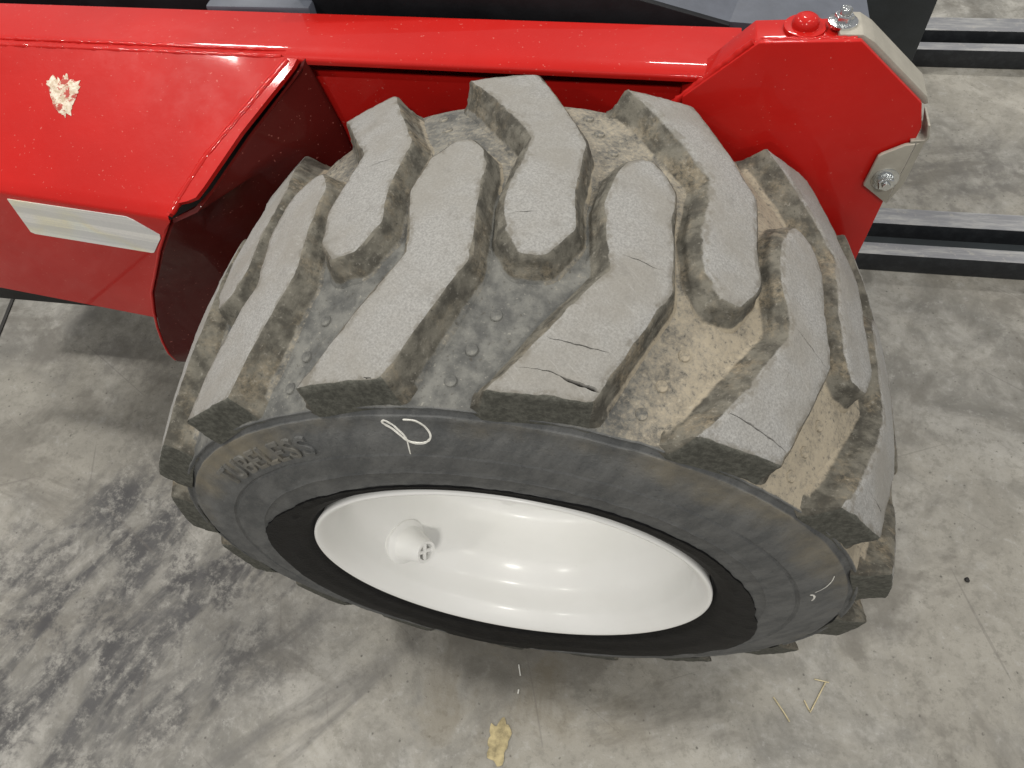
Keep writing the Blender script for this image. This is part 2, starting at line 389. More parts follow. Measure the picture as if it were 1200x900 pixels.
# --- tread lugs ----------------------------------------------------
NEAR = [(-.143, -.1775), (.037, -.1740), (.162, -.066), (.149, .002), (.1505, .038), (.134, .055), (.102, .069), (.078, .070), (.054, .063), (.027, .045), (.009, .008), (.024, -.028), (.039, -.062)]
FAR = [(.046, .1820), (.200, .1900), (.348, .077), (.340, .012), (.351, -.0285), (.305, -.0575), (.256, -.058), (.219, -.038), (.203, .002), (.2325, .076)]
NEAR_X = {2: {0: (-.130, -.1775)}, 1: {0: (-.126, -.1775)}}
def resample(poly, step):
    n = len(poly); out = []
    for i in range(n):
        a, b = poly[i], poly[(i + 1) % n]; L = (b - a).length; k = max(1, round(L / step))
        for j in range(k): out.append(a.lerp(b, j / k))
    return out
def round_corners(poly, dist):
    n = len(poly); out = []
    for i in range(n):
        p, a, b = poly[i], poly[i - 1], poly[(i + 1) % n]
        d = min(dist[i], 0.45 * (a - p).length, 0.45 * (b - p).length)
        q0 = p + (a - p).normalized() * d; q1 = p + (b - p).normalized() * d
        for t in (0, 0.33, 0.67, 1): out.append(q0.lerp(p, t).lerp(p.lerp(q1, t), t))
    return out
def inside(pt, poly):
    c = False; j = len(poly) - 1
    for i in range(len(poly)):
        a, b = poly[i], poly[j]
        if (a.y > pt.y) != (b.y > pt.y) and pt.x < (b.x - a.x) * (pt.y - a.y) / (b.y - a.y) + a.x: c = not c
        j = i
    return c
def seg_d(p, a, b):
    ab = b - a; t = max(0, min(1, (p - a).dot(ab) / max(1e-12, ab.length_squared))); return (p - a - ab * t).length
def make_lug(side, idx, cracks=(), wear=0.0):
    seed = idx * 7.3 + (50 if side == 'F' else 0)
    rnd = random.Random(int(seed * 10))
    src = list(NEAR if side == 'N' else FAR)
    if side == 'N':
        for k, v in NEAR_X.get(idx, {}).items(): src[k] = v
    RR = 0.41
    poly = [Vector((t * RR + rnd.uniform(-.0012, .0012), y + (rnd.uniform(-.0012, .0012) if abs(y) < .17 else 0))) for t, y in src]
    dist = [0.003 if abs(p.y) > 0.17 else 0.0035 for p in poly]
    poly = resample(round_corners(poly, dist), 0.004)
    area2 = sum(poly[i].cross(poly[(i + 1) % len(poly)]) for i in range(len(poly)))
    if area2 < 0: poly.reverse()
    n = len(poly)
    nor = []
    for i in range(n):
        t = poly[(i + 1) % n] - poly[i - 1]; nor.append(Vector((t.y, -t.x)).normalized())
    poly = [p + q * (0.0036 if q.x < 0 else 0.0026) if abs(p.y) < 0.168 else Vector((p.x + q.x * 0.003 - (0.004 if q.x < -0.3 else 0), p.y)) for p, q in zip(poly, nor)]
    # the flanks: right ones steep, left ones sloping and scuffed, shoulder ends upright
    dr, wl = [], []
    for p, q in zip(poly, nor):
        if abs(p.y) > 0.168 and abs(q.y) > 0.7: dr.append(0.0015); wl.append(0.15)
        elif q.x < -0.3:
            k = max(0, min(1, (abs(p.y) - 0.02) / 0.1)); dr.append(0.007 + 0.0065 * k); wl.append(1.0)
        elif q.x > 0.3: dr.append(0.0085); wl.append(0.0)
        else: dr.append(0.007); wl.append(0.2)
    wl = [w_ * max(0.0, min(1.0, (0.166 - abs(p.y)) / 0.02)) for w_, p in zip(wl, poly)]
    for _ in range(3):
        dr = [(dr[i - 1] + dr[i] * 2 + dr[(i + 1) % n]) / 4 for i in range(n)]
        wl = [(wl[i - 1] + wl[i] * 2 + wl[(i + 1) % n]) / 4 for i in range(n)]
    th_base = TH0 + idx * PITCH
    verts, faces, top, dst, crk, foot = [], [], [], [], [], []
    def put(p2, h, t, dd, ck=0.0, extra=0.0):
        y = p2.y; th = th_base + p2.x / RR
        yc = max(-0.1795, min(0.1880, y))
        rf = Rfloor(yc) - 0.006; r = rf + (Rtop(yc) - rf) * h
        q = Vector((math.sin(th) * 14, y * 34, math.cos(th) * 14 + seed))
        r += extra
        if h > 0.05: r += 0.0007 * fbm(q * 1.1) + 0.0004 * fbm(q * 6)
        x, z = r * math.sin(th), r * math.cos(th)
        if z < ZMIN + 0.0008: z = ZMIN + 0.0008
        verts.append(Vector((x, y, z + HC))); top.append(t); dst.append(dd); crk.append(ck); foot.append(max(0.0, min(1.0, (0.36 - h) / 0.14)) if abs(y) < 0.165 else 0.0)
    def ring(off, h, t, rough=0.0):
        base = len(verts)
        for i in range(n):
            hv = h(i) if callable(h) else h; q = Vector((poly[i].x * 60, poly[i].y * 60, seed + hv * 3))
            o_ = off(i) + rough * (fbm(q) + 0.6 * fbm(q * 3.1))
            p2 = poly[i] + nor[i] * o_
            if abs(poly[i].y) > 0.168 and abs(nor[i].y) > 0.7 and hv < 0.9:
                p2.y = max(-0.1808, min(0.1925, p2.y))
            tl = 0.0
            if nor[i].x < -0.25 and abs(poly[i].y) < 0.172 and hv > 0.40: tl = 0.46 * min(1.0, (hv - 0.40) / 0.25) * (0.55 + 0.45 * min(1.0, wear)) * (1.0 if abs(poly[i].y) > 0.05 else 0.6)
            put(p2, hv, max(t, tl), -0.4 if (abs(poly[i].y) > 0.168 and abs(nor[i].y) > 0.6) else dust_at(th_base + p2.x / RR, p2.y) + (0.30 if nor[i].x > 0.3 else 0.0))
        return base
    bev = []
    for i in range(n):
        q = Vector((poly[i].x * 45, poly[i].y * 45, seed + 4))
        e = max(0.0, fbm(q) + 0.15)
        bev.append(0.0018 + 0.0030 * e + wl[i] * wear * (0.0055 + 0.004 * fbm(q * 0.7)))
    hb = [1.0 - (0.055 + wl[i] * wear * 0.22) for i in range(n)]
    rings = []
    fr = [(0.0, 1.0, .0060), (0.19, 0.98, .0036), (0.25, 0.90, .0016), (0.33, 0.78, .0006), (0.46, 0.66, .0004), (0.50, 0.58, -.0004), (0.62, 0.42, 0), (0.78, 0.24, 0)]
    for h, k, xo in fr: rings.append(ring(lambda i, k=k, xo=xo: dr[i] * k + xo * min(1, dr[i] / 0.007), lambda i, h=h: h * hb[i] / 0.9 if h < 0.77 else min(h, hb[i] - 0.06), 0.0, 0.0006 if h > 0 else 0))
    rings.append(ring(lambda i: dr[i] * 0.06, lambda i: hb[i], 0.10, 0.0006))
    rings.append(ring(lambda i: -bev[i] * 0.40, lambda i: hb[i] + (1 - hb[i]) * 0.66, 0.34, 0.0004))
    ins = [poly[i] - nor[i] * bev[i] for i in range(n)]
    rt = len(verts)
    for i in range(n): put(ins[i], 1.0, 0.72, 0)
    rings.append(rt)
    for a, b in zip(rings[:-1], rings[1:]):
        for i in range(n): faces.append((a + i, a + (i + 1) % n, b + (i + 1) % n, b + i))
    # tread face: constrained triangulation over an inner grid, cracks cut into it
    pts = [p.copy() for p in ins]; info = [None] * n; extra_e = []
    cr = [[Vector((t * RR, y)) for t, y in c[0]] + [c[1]] for c in cracks]
    crl = []
    for c in cr:
        wdt = c[-1]; line = resample(c[:-1] + [c[-2]], 0.0022); line = line[:-1] if (line[-1] - line[-2]).length < 1e-6 else line
        L = []
        for j, p in enumerate(c[:-2]):
            b = c[j + 1]; k = max(1, round((b - p).length / 0.0022))
            for s in range(k): L.append(p.lerp(b, s / k))
        L.append(c[-2]); crl.append((L, wdt))
        m_ = len(L)
        prev = None
        for j, p in enumerate(L):
            t = (L[min(j + 1, m_ - 1)] - L[max(j - 1, 0)]).normalized(); nn = Vector((-t.y, t.x))
            f = math.sin(math.pi * min(0.97, max(0.03, (j + 0.5) / m_))) ** 0.5 if wdt[1] else 0.25 + 0.75 * max(0.0, (j / m_ - 0.55) / 0.45) ** 0.5 if j > 0.55 * m_ else min(0.25, 0.02 * (j + 1))
            w = (wdt[0] * f) * (1 + 0.5 * noise.noise(Vector((j * 0.5, seed, 1))))
            jit = nn * 0.0006 * noise.noise(Vector((j * 0.4, seed, 7)))
            for s, dpt in ((-1, 0), (0, 1), (1, 0)):
                pp = p + jit + nn * (w * s)
                if inside(pp, ins): pts.append(pp); info.append(('c', dpt * min(0.006, w * 5.0 + 0.0008)))
    xs = [p.x for p in ins]; ys = [p.y for p in ins]; stp = 0.0055
    x = min(xs)
    while x < max(xs):
        y = min(ys)
        while y < max(ys):
            p = Vector((x + rnd.uniform(-.0015, .0015), y + rnd.uniform(-.0015, .0015)))
            if inside(p, ins) and min(seg_d(p, ins[i], ins[(i + 1) % n]) for i in range(0, n)) > 0.0026:
                if all(min((p - q).length for q in L) > 0.0030 for L, w in crl): pts.append(p); info.append(None)
            y += stp
        x += stp
    vo, eo, fo, ov, oe, of = delaunay_2d_cdt(pts, [(i, (i + 1) % n) for i in range(n)], [], 1, 1e-6)
    idmap = {}
    for j, p in enumerate(vo):
        s = ov[j][0] if ov[j] else None
        if s is not None and s < n: idmap[j] = rt + s
        else:
            inf = info[s] if s is not None else None
            idmap[j] = len(verts)
            if inf: put(p, 1.0, 1.0, 0, 1.0 if inf[1] > 0 else 0.0, -inf[1])
            else: put(p, 1.0, 1.0, 0)
    for f in fo: faces.append(tuple(idmap[j] for j in f))
    me = bpy.data.meshes.new('tread_lug'); me.from_pydata([tuple(v) for v in verts], [], faces); me.update()
    bm = bmesh.new(); bm.from_mesh(me); bmesh.ops.recalc_face_normals(bm, faces=bm.faces[:]); bm.to_mesh(me); bm.free()
    attr(me, 'top', top); attr(me, 'dust', dst); attr(me, 'crack', crk); attr(me, 'foot', foot)
    return link_mesh('tread_lug', me, M_lug, tyre, smooth=48)
CR = {('N', 3): [([(-.105, -.1560), (-.06, -.1555), (-.035, -.1560), (-.012, -.1595), (.012, -.1610), (.040, -.1625)], (0.0018, 0)),
                 ([(-.055, -.1300), (-.01, -.1310), (.055, -.1325)], (0.0005, 1)),
                 ([(.07, -.045), (.10, -.047), (.125, -.050)], (0.0005, 1))],
      ('N', 4): [([(-.09, -.1500), (-.045, -.1520), (.005, -.1560), (.045, -.1595)], (0.0007, 1)),
                 ([(.06, -.050), (.10, -.058), (.145, -.068)], (0.0005, 1))],
      ('N', 5): [([(-.07, -.140), (-.02, -.146), (.03, -.150)], (0.0009, 0))],
      ('N', 2): [([(.005, -.171), (.03, -.1725)], (0.0006, 1))],
      ('F', 2): [([(.235, -.018), (.265, -.016)], (0.0005, 1))],
      ('F', 1): [([(.27, .052), (.32, .056)], (0.0004, 1))]}
WEAR = {('N', 3): 0.30, ('N', 4): 0.75, ('N', 5): 0.9, ('F', 2): 0.55, ('F', 3): 1.2, ('F', 4): 0.9, ('N', 2): 0.12, ('N', 1): 0.1, ('F', 1): 0.15}
for s in 'NF':
    for i in range(16): make_lug(s, i, CR.get((s, i), ()), WEAR.get((s, i), 0.4))

# --- moulded buttons in the shoulder pockets
def button_mesh(dv):
    bm = bmesh.new(); rr = [(0.0056, -0.003), (0.0050, 0.0003), (0.0043, 0.0011), (0.0034, 0.0003), (0.0020, 0.0003), (0.0, 0.0006)]
    rings = []
    for r, z in rr:
        if r == 0: rings.append([bm.verts.new((0, 0, z))]); continue
        rings.append([bm.verts.new((r * math.cos(a * math.pi / 7), r * math.sin(a * math.pi / 7), z)) for a in range(14)])
    for a, b in zip(rings[:-1], rings[1:]):
        for k in range(14):
            if len(b) == 1: bm.faces.new((a[k], a[(k + 1) % 14], b[0]))
            else: bm.faces.new((a[k], a[(k + 1) % 14], b[(k + 1) % 14], b[k]))
    bmesh.ops.recalc_face_normals(bm, faces=bm.faces[:])
    me = bpy.data.meshes.new('tread_button'); bm.to_mesh(me); bm.free()
    for p in me.polygons: p.use_smooth = True
    attr(me, 'dust', [dv] * len(me.vertices)); attr(me, 'wall', [0.0] * len(me.vertices))
    me.materials.append(M_case); return me
bmes = [button_mesh(0.12), button_mesh(0.45), button_mesh(0.75)]
for i in range(0, 8):
    for (dt, y) in ((0.226, -0.101), (0.188, -0.131), (0.155, -0.157)):
        for sgn in (1, -1):
            if sgn < 0 and i > 5: continue
            th = TH0 + i * PITCH + dt + (0.19 if sgn < 0 else 0); yy = y * sgn
            o = bpy.data.objects.new('tread_button', bmes[0 if dust_at(th, yy) < 0.3 else (1 if dust_at(th, yy) < 0.6 else 2)]); C.objects.link(o); o.parent = tyre
            r = Rfloor(yy) + 0.0004
            slope = math.atan(0.0255 / 0.123) * (1 if yy < 0 else -1)
            o.matrix_local = Matrix.Translation((r * math.sin(th), yy, r * math.cos(th) + HC)) @ Matrix.Rotation(th, 4, 'Y') @ Matrix.Rotation(slope, 4, 'X')

# --- side wall markings
def wall_y(r):
    half = [(y, q) for y, q in P_ if y < -0.17]
    for (y0, r0), (y1, r1) in zip(half[:-1], half[1:]):
        if min(r0, r1) <= r <= max(r0, r1): return y0 + (y1 - y0) * (r - r0) / (r1 - r0 + 1e-9)
    return -0.188
cu = bpy.data.curves.new('lettering', 'FONT'); cu.body = 'TUBELESS'; cu.size = 0.030; cu.extrude = 0.0; cu.space_character = 1.12; cu.offset = 0.0003
to = bpy.data.objects.new('lettering_tmp', cu); C.objects.link(to)
dg = bpy.context.evaluated_depsgraph_get(); me = bpy.data.meshes.new_from_object(to.evaluated_get(dg))
bpy.data.objects.remove(to)
bm = bmesh.new(); bm.from_mesh(me)
bmesh.ops.triangulate(bm, faces=bm.faces[:])
bmesh.ops.subdivide_edges(bm, edges=[e for e in bm.edges if e.calc_length() > 0.004], cuts=2)
ret = bmesh.ops.extrude_face_region(bm, geom=bm.faces[:])
upper = {g for g in ret['geom'] if isinstance(g, bmesh.types.BMVert)}
xmax = max(v.co.x for v in bm.verts)
TH_END = math.radians(-26.0)
for v in bm.verts:
    x, yv = v.co.x, v.co.y
    r = 0.3215 + yv * 1.05; th = TH_END - (xmax - x) * 1.10 / 0.332
    up = v in upper
    v.co = Vector((r * math.sin(th), wall_y(r) - (0.0024 if up else -0.0012), r * math.cos(th)))
let = from_bm('lettering', bm, M_case, tyre, smooth=30)
attr(let.data, 'dust', [0.45] * len(let.data.vertices)); attr(let.data, 'wall', [1.0] * len(let.data.vertices))

def on_wall(r, th, lift=0.0006): return Vector((r * math.sin(th), wall_y(r) - lift, r * math.cos(th)))
# chalk loop: traced as strokes on the side wall (radius, angle in degrees)
def chalk_stroke(pts, w, seed):
    P = []
    for k in range(len(pts) - 1):
        p0 = pts[max(k - 1, 0)]; p1 = pts[k]; p2 = pts[k + 1]; p3 = pts[min(k + 2, len(pts) - 1)]
        for s in range(8):
            t = s / 8
            P.append(tuple(0.5 * (2 * p1[i] + (p2[i] - p0[i]) * t + (2 * p0[i] - 5 * p1[i] + 4 * p2[i] - p3[i]) * t * t + (3 * p1[i] - p0[i] - 3 * p2[i] + p3[i]) * t ** 3) for i in (0, 1)))
    P.append(pts[-1])
    Q = [Vector((math.radians(a) * 0.34, r)) for r, a in P]
    bm = bmesh.new(); L = []
    for i, q in enumerate(Q):
        t = (Q[min(i + 1, len(Q) - 1)] - Q[max(i - 1, 0)]).normalized(); nn = Vector((-t.y, t.x))
        ww = w * (0.75 + 0.5 * noise.noise(Vector((i * 0.35, seed, 0)))) * (0.4 + 0.6 * math.sin(math.pi * (i + 1) / (len(Q) + 1)) ** 0.5)
        row = []
        for s in (-1, 1):
            p = q + nn * ww * s
            for lf in (0.0006, -0.0006): row.append(bm.verts.new(on_wall(p.y, p.x / 0.34, lf)))
        L.append(row)
    for a, b in zip(L[:-1], L[1:]):
        bm.faces.new((a[0], b[0], b[2], a[2])); bm.faces.new((a[0], a[1], b[1], b[0])); bm.faces.new((a[2], b[2], b[3], a[3]))
    return from_bm('chalk_mark', bm, M_chalk, tyre, smooth=40)
chalk_stroke([(0.3545, -8.94), (0.3529, -7.21), (0.3417, -5.93), (0.3334, -6.22), (0.3284, -7.6), (0.3305, -9.38), (0.3419, -10.75), (0.3498, -12.01), (0.3531, -11.52), (0.3446, -10.44), (0.3332, -9.59), (0.3132, -10.17)], 0.0012, 1)
chalk_stroke([(0.3231, 73.95), (0.3262, 74.33), (0.3269, 75.68), (0.3246, 77.16)], 0.0012, 2)
chalk_stroke([(0.328, 72.94), (0.337, 71.49), (0.3447, 69.36), (0.3483, 67.4)], 0.0006, 3)
# black paint band round the rim
BND = [(-180, .315), (-167, .324), (-156, .312), (-145.6, .300), (-134, .302), (-122.5, .297), (-110, .293), (-96.8, .284), (-85, .284), (-72.7, .279), (-64, .270), (-55.8, .259), (-43, .252), (-31.5, .245), (-20, .2425), (-13.4, .2425), (0, .2455), (10, .248), (22.2, .254), (33, .2555), (43.1, .2565), (55, .257), (64.6, .2586), (78, .268), (90.5, .276), (100, .291), (107, .300), (118, .309), (129.7, .313), (145, .306), (160, .299), (168.8, .297), (180, .315)]
def band_r(t):
    for (a, r0), (b, r1) in zip(BND[:-1], BND[1:]):
        if a <= t <= b: return r0 + (r1 - r0) * (t - a) / (b - a)
    return 0.26
bm = bmesh.new(); rows = []
for k in range(480):
    t = -180 + 360 * k / 480; th = math.radians(t); ro = band_r(t) + 0.0014 * fbm(Vector((k * 0.21, 3, 1))) + 0.0010 * noise.noise(Vector((k * 0.05, 8, 1)))
    rows.append([bm.verts.new(on_wall(ri, th, lf)) for ri, lf in [(ro, -0.0010), (ro - 0.0006, 0.0020)] + [(0.229 + (ro - 0.0006 - 0.229) * (1 - j / 7), (0.0024, 0.0024, 0.0024, 0.0040, 0.0024, 0.0024, 0.0036, 0.0024)[j]) for j in range(1, 8)]])
for k in range(480):
    a, b = rows[k], rows[(k + 1) % 480]
    for j in range(len(a) - 1): bm.faces.new((a[j], a[j + 1], b[j + 1], b[j]))
tag(from_bm('bead_band', bm, M_bead, tyre, smooth=50), 'band of fresh black paint around the white rim')

# --- rim ------------------------------------------------------------
rp = [(-0.150, 0.2235), (-0.168, 0.2235), (-0.176, 0.2258), (-0.1815, 0.2275), (-0.1848, 0.2272), (-0.1856, 0.2256), (-0.1848, 0.2228), (-0.1808, 0.2176), (-0.1735, 0.2120), (-0.1665, 0.2085), (-0.1640, 0.2070),
      (-0.160, 0.2058), (-0.150, 0.2046), (-0.138, 0.2030), (-0.1325, 0.2012), (-0.1290, 0.1994), (-0.1250, 0.1968), (-0.118, 0.1918), (-0.110, 0.1872), (-0.1025, 0.1838), (-0.098, 0.1822), (-0.085, 0.1796), (-0.06, 0.1775), (-0.045, 0.1765),
      (-0.036, 0.1730), (-0.032, 0.1660), (-0.031, 0.150), (-0.036, 0.125), (-0.046, 0.105), (-0.050, 0.085), (-0.050, 0.045), (-0.062, 0.040), (-0.066, 0.034), (-0.066, 0.0)]
bm = lathe(rp[:-1], 192)
bm.verts.ensure_lookup_table()
ctr = bm.verts.new((0, -0.066, 0)); base = (len(rp) - 2) * 192
vv = [v for v in bm.verts]
for k in range(192): bm.faces.new((vv[base + k], vv[base + (k + 1) % 192], ctr))
rim = tag(from_bm('wheel_rim', bm, M_white, mach, smooth=60), 'glossy white dished steel rim')
for k in range(8):
    a = 2 * math.pi * (k + 0.5) / 8; x, z = 0.068 * math.sin(a), 0.068 * math.cos(a)
    bm = tube([(x, -0.048, z), (x, -0.066, z)], 0.011, 6)
    from_bm('lug_nut', bm, M_white, rim, smooth=30)
# valve boss welded to the inside of the barrel
P0 = Vector((-0.157, -0.124, -0.104)); P1 = P0 + Vector((0.032, -0.015, 0.016)); D = (P1 - P0)
bm = tube([P0 - D * 0.55, P0 - D * 0.08, P0, P0 + D * 0.06, P0 + D * 0.3, P0 + D * 0.62, P0 + D * 0.95, P1, P1 - D * 0.01, P1 - D * 0.28], [0.0310, 0.0310, 0.0275, 0.0243, 0.0212, 0.0180, 0.0156, 0.0146, 0.0112, 0.0108], 32, axis=D.normalized())
boss = from_bm('valve_boss', bm, M_white, rim, smooth=35)
M_hole = mat_plain('greyed_white_paint', (0.42, 0.42, 0.40), 0.5, 0, 0.2, 50)
t = D.normalized(); u = t.orthogonal().normalized(); w = t.cross(u)
for ax in (u, w):
    e = P1 - D * 0.10
    bm = tube([e - ax * 0.0112, e + ax * 0.0112], 0.0026, 8)
    from_bm('valve_cross', bm, M_white, rim, smooth=40)

# --- red body: flange, back wall, sloping panel, lower panel ---------
KX = -0.022                                           # the body runs a touch askew to the wheel
def my(x, y): return y + KX * x
def sweep(profile, xs, thick=None, jit=0.0):
    """profile (y, z) swept along x following the body direction"""
    bm = bmesh.new(); rows = []
    for x in xs: rows.append([bm.verts.new((x, my(x, y), z)) for y, z in profile])
    for a, b in zip(rows[:-1], rows[1:]):
        for k in range(len(profile) - 1): bm.faces.new((a[k], a[k + 1], b[k + 1], b[k]))
    return bm
def arc(cy, cz, r, a0, a1, n): return [(cy + r * math.cos(math.radians(a0 + (a1 - a0) * i / n)), cz + r * math.sin(math.radians(a0 + (a1 - a0) * i / n))) for i in range(n + 1)]
# flange: flat top, rolled near edge, short drop, tucked under
fl = [(0.302, 0.300), (0.302, 0.376)] + arc(0.298, 0.377, 0.004, 0, 90, 4) + [(0.262, 0.381)] + arc(0.240, 0.331, 0.050, 90, 104, 5)
ex, ez = fl[-1]
fl += [(ex - 0.0042, ez - 0.0012)]
ex, ez = fl[-1]
fl += arc(ex + 0.0010, ez - 0.0042, 0.0043, 104, 180, 5)
ex, ez = fl[-1]
fl += [(ex, ez - 0.003), (ex + 0.002, ez - 0.0045), (0.236, ez - 0.0045)]
xs = [-1.25 + i * 0.05 for i in range(30)]; xs = [x for x in xs if x < 0.15] + [0.194]
flange = from_bm('top_flange', sweep(fl, xs), M_red, mach, smooth=35)
wx = [-0.30 + i * 0.05 for i in range(14)]
bm = sweep([(0.228, 0.352), (0.228, 0.10), (0.228, -0.16), (0.240, -0.16), (0.240, 0.352)], wx)
from_bm('side_wall_plate', bm, M_red, mach, smooth=30)

def slope_pt(x, k):
    """k=0 at the flange, 1 at the fold"""
    return Vector((x, 0, 0))
SA, SB, SC = Vector((-.273, .22, .381)), Vector((-.395, .0675, .2925)), Vector((-.614, .0915, .2925))
sn = (SB - SA).cross(SC - SA).normalized(); sn = sn if sn.z > 0 else -sn
def slope_z(x, y): return SA.z - (sn.x * (x - SA.x) + sn.y * (y - SA.y)) / sn.z
def fold_y(x): return 0.0675 - 0.1096 * (x + 0.395)
seam = [(-0.2748, 0.2197), (-0.3040, 0.1871), (-0.3583, 0.1246), (-0.3826, 0.0851), (-0.3930, 0.0675)]
# left body skin: one pressing, sloping face + rounded fold + upright face
bm = bmesh.new(); rows = []
def seam_x(y):
    for (x0, y0), (x1, y1) in zip(seam[:-1], seam[1:]):
        if y1 <= y <= y0: return x0 + (x1 - x0) * (y - y0) / (y1 - y0)
    return seam[-1][0] if y < seam[-1][1] else seam[0][0]
NXS = 26
edge_lo = [(-.393, .2925), (-.410, .268), (-.430, .237), (-.462, .190), (-.493, .145), (-.515, .100), (-.523, .081)]
for j in range(14):
    k = j / 13.0
    row = []
    for i in range(NXS + 1):
        u_ = i / NXS
        ytop = 0.2235; yb = 0.0675
        y_r = ytop + (yb - ytop) * k; x_r = seam_x(y_r); x_l = -1.25
        x = x_l + (x_r - x_l) * u_ ** 0.7
        y = y_r * 1.0 + (my(x, 0.2255) - 0.2255 + KX * 0.27) * (1 - k) + (fold_y(x) - 0.0675) * k
        z = slope_z(-0.395, y_r) if False else SA.z + (0.2925 - SA.z) * k
        bulge = 0.0
        row.append(bm.verts.new((x, y, z)))
    rows.append(row)
# fold with a small radius then the upright face
for j, (dy, dz) in enumerate([(-0.0018, -0.0028), (-0.0022, -0.0060)]):
    rows.append([bm.verts.new((v.co.x, v.co.y + dy, v.co.z + dz)) for v in rows[13]])
last = rows[-1]
def lo_x(z):
    for (x0, z0), (x1, z1) in zip(edge_lo[:-1], edge_lo[1:]):
        if z1 <= z <= z0: return x0 + (x1 - x0) * (z - z0) / (z1 - z0)
    return edge_lo[-1][0] if z < 0.1 else edge_lo[0][0]
for j in range(1, 13):
    z = 0.2865 + (0.081 - 0.2865) * j / 12; row = []
    for i in range(NXS + 1):
        x = -1.25 + (lo_x(z) + 1.25) * (i / NXS) ** 0.7
        row.append(bm.verts.new((x, fold_y(x) - 0.0022, z)))
    rows.append(row)
rows.append([bm.verts.new((v.co.x, v.co.y + 0.004, v.co.z - 0.001)) for v in rows[-1]])
rows.append([bm.verts.new((v.co.x, v.co.y + 0.02, v.co.z + 0.001)) for v in rows[-1]])
for a, b in zip(rows[:-1], rows[1:]):
    for i in range(NXS): bm.faces.new((a[i], a[i + 1], b[i + 1], b[i]))
from_bm('body_panel', bm, M_red, mach, smooth=32)

# edging plate along the wheel pocket, lying on the sloping face
ed = [(-.2640, .2190), (-.2676, .2112), (-.3184, .1478), (-.3534, .0954), (-.3618, .0845), (-.3720, .0808), (-.3817, .0790), (-.3915, .0665)]
top_ = [(x, y) for x, y in seam[:-1]] + [(-.3945, .0680)]
poly = [Vector((x, y, slope_z(x, y) + 0.0018)) for x, y in ed] + [Vector((x, y, slope_z(x, y) + 0.0018)) for x, y in top_[::-1]]
bm = prism(poly, -sn * 0.006)
bmesh.ops.triangulate(bm, faces=[f for f in bm.faces if len(f.verts) > 4])
from_bm('pocket_edging', bm, M_red, mach)
wp = []
for (x0, y0), (x1, y1) in zip(seam[:-1], seam[1:]):
    k = max(2, int(math.hypot(x1 - x0, y1 - y0) / 0.0035))
    for s in range(k):
        x = x0 + (x1 - x0) * s / k; y = y0 + (y1 - y0) * s / k; wp.append((x, y, slope_z(x, y) - 0.0012))
from_bm('weld_or_glint_bead', tube(wp, [0.0044 * (1 + 0.10 * noise.noise(Vector((i * 0.45, 0, 0)))) for i in range(len(wp))], 9, 0.16, 3), M_red, mach, smooth=70)
# weld bead under the roll of the flange, left part
wp = [(x, my(x, 0.2190), 0.3795) for x in [-1.2 + i * 0.005 for i in range(int(0.92 / 0.005))]]
from_bm('weld_or_glint_bead', tube(wp, [0.0030 * (1 + 0.35 * noise.noise(Vector((i * 0.33, 5, 0)))) for i in range(len(wp))], 9, 0.3, 8), M_red, mach, smooth=70)

for yy_, zz_, sd in ((0.2270, 0.3792, 3), (0.2365, 0.3800, 6)):  # two thin uneven ridges, added along the flange only to catch white glints
    wp = [(x, my(x, yy_ - 0.006), zz_) for x in [-0.66 + i * 0.004 for i in range(95)]]
    from_bm('weld_or_glint_bead', tube(wp, [0.0021 * (1 + 0.45 * noise.noise(Vector((i * 0.5, sd, 0)))) * min(1.0, (i + 3) / 12, (98 - i) / 12) for i in range(95)], 9, 0.5, sd), M_red, mach, smooth=70)
# wheel pocket plate: ruled between its front edge and its junction with the side wall
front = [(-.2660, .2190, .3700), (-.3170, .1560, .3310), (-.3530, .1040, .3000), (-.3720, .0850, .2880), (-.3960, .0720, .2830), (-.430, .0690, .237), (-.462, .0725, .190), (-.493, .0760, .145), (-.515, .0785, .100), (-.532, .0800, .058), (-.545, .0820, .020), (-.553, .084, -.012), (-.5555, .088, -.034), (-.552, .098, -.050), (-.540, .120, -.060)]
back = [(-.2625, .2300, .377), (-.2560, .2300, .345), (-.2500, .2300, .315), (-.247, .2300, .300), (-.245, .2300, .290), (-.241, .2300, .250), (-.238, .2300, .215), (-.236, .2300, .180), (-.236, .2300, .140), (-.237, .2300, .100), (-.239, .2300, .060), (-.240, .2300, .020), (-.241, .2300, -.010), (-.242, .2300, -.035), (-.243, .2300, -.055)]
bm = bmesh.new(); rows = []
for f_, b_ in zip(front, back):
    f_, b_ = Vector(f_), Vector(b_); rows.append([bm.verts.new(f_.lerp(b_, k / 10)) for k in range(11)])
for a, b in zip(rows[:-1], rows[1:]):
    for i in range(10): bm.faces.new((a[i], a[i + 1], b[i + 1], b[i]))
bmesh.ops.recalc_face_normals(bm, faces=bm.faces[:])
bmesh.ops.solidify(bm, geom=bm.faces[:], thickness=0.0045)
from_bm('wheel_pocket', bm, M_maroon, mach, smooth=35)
rimp = [Vector(p) for p in front[4:]]
from_bm('pocket_rim', tube([p + Vector((-0.0022, -0.0014, 0)) for p in rimp], 0.0020, 8), M_red, mach, smooth=50)

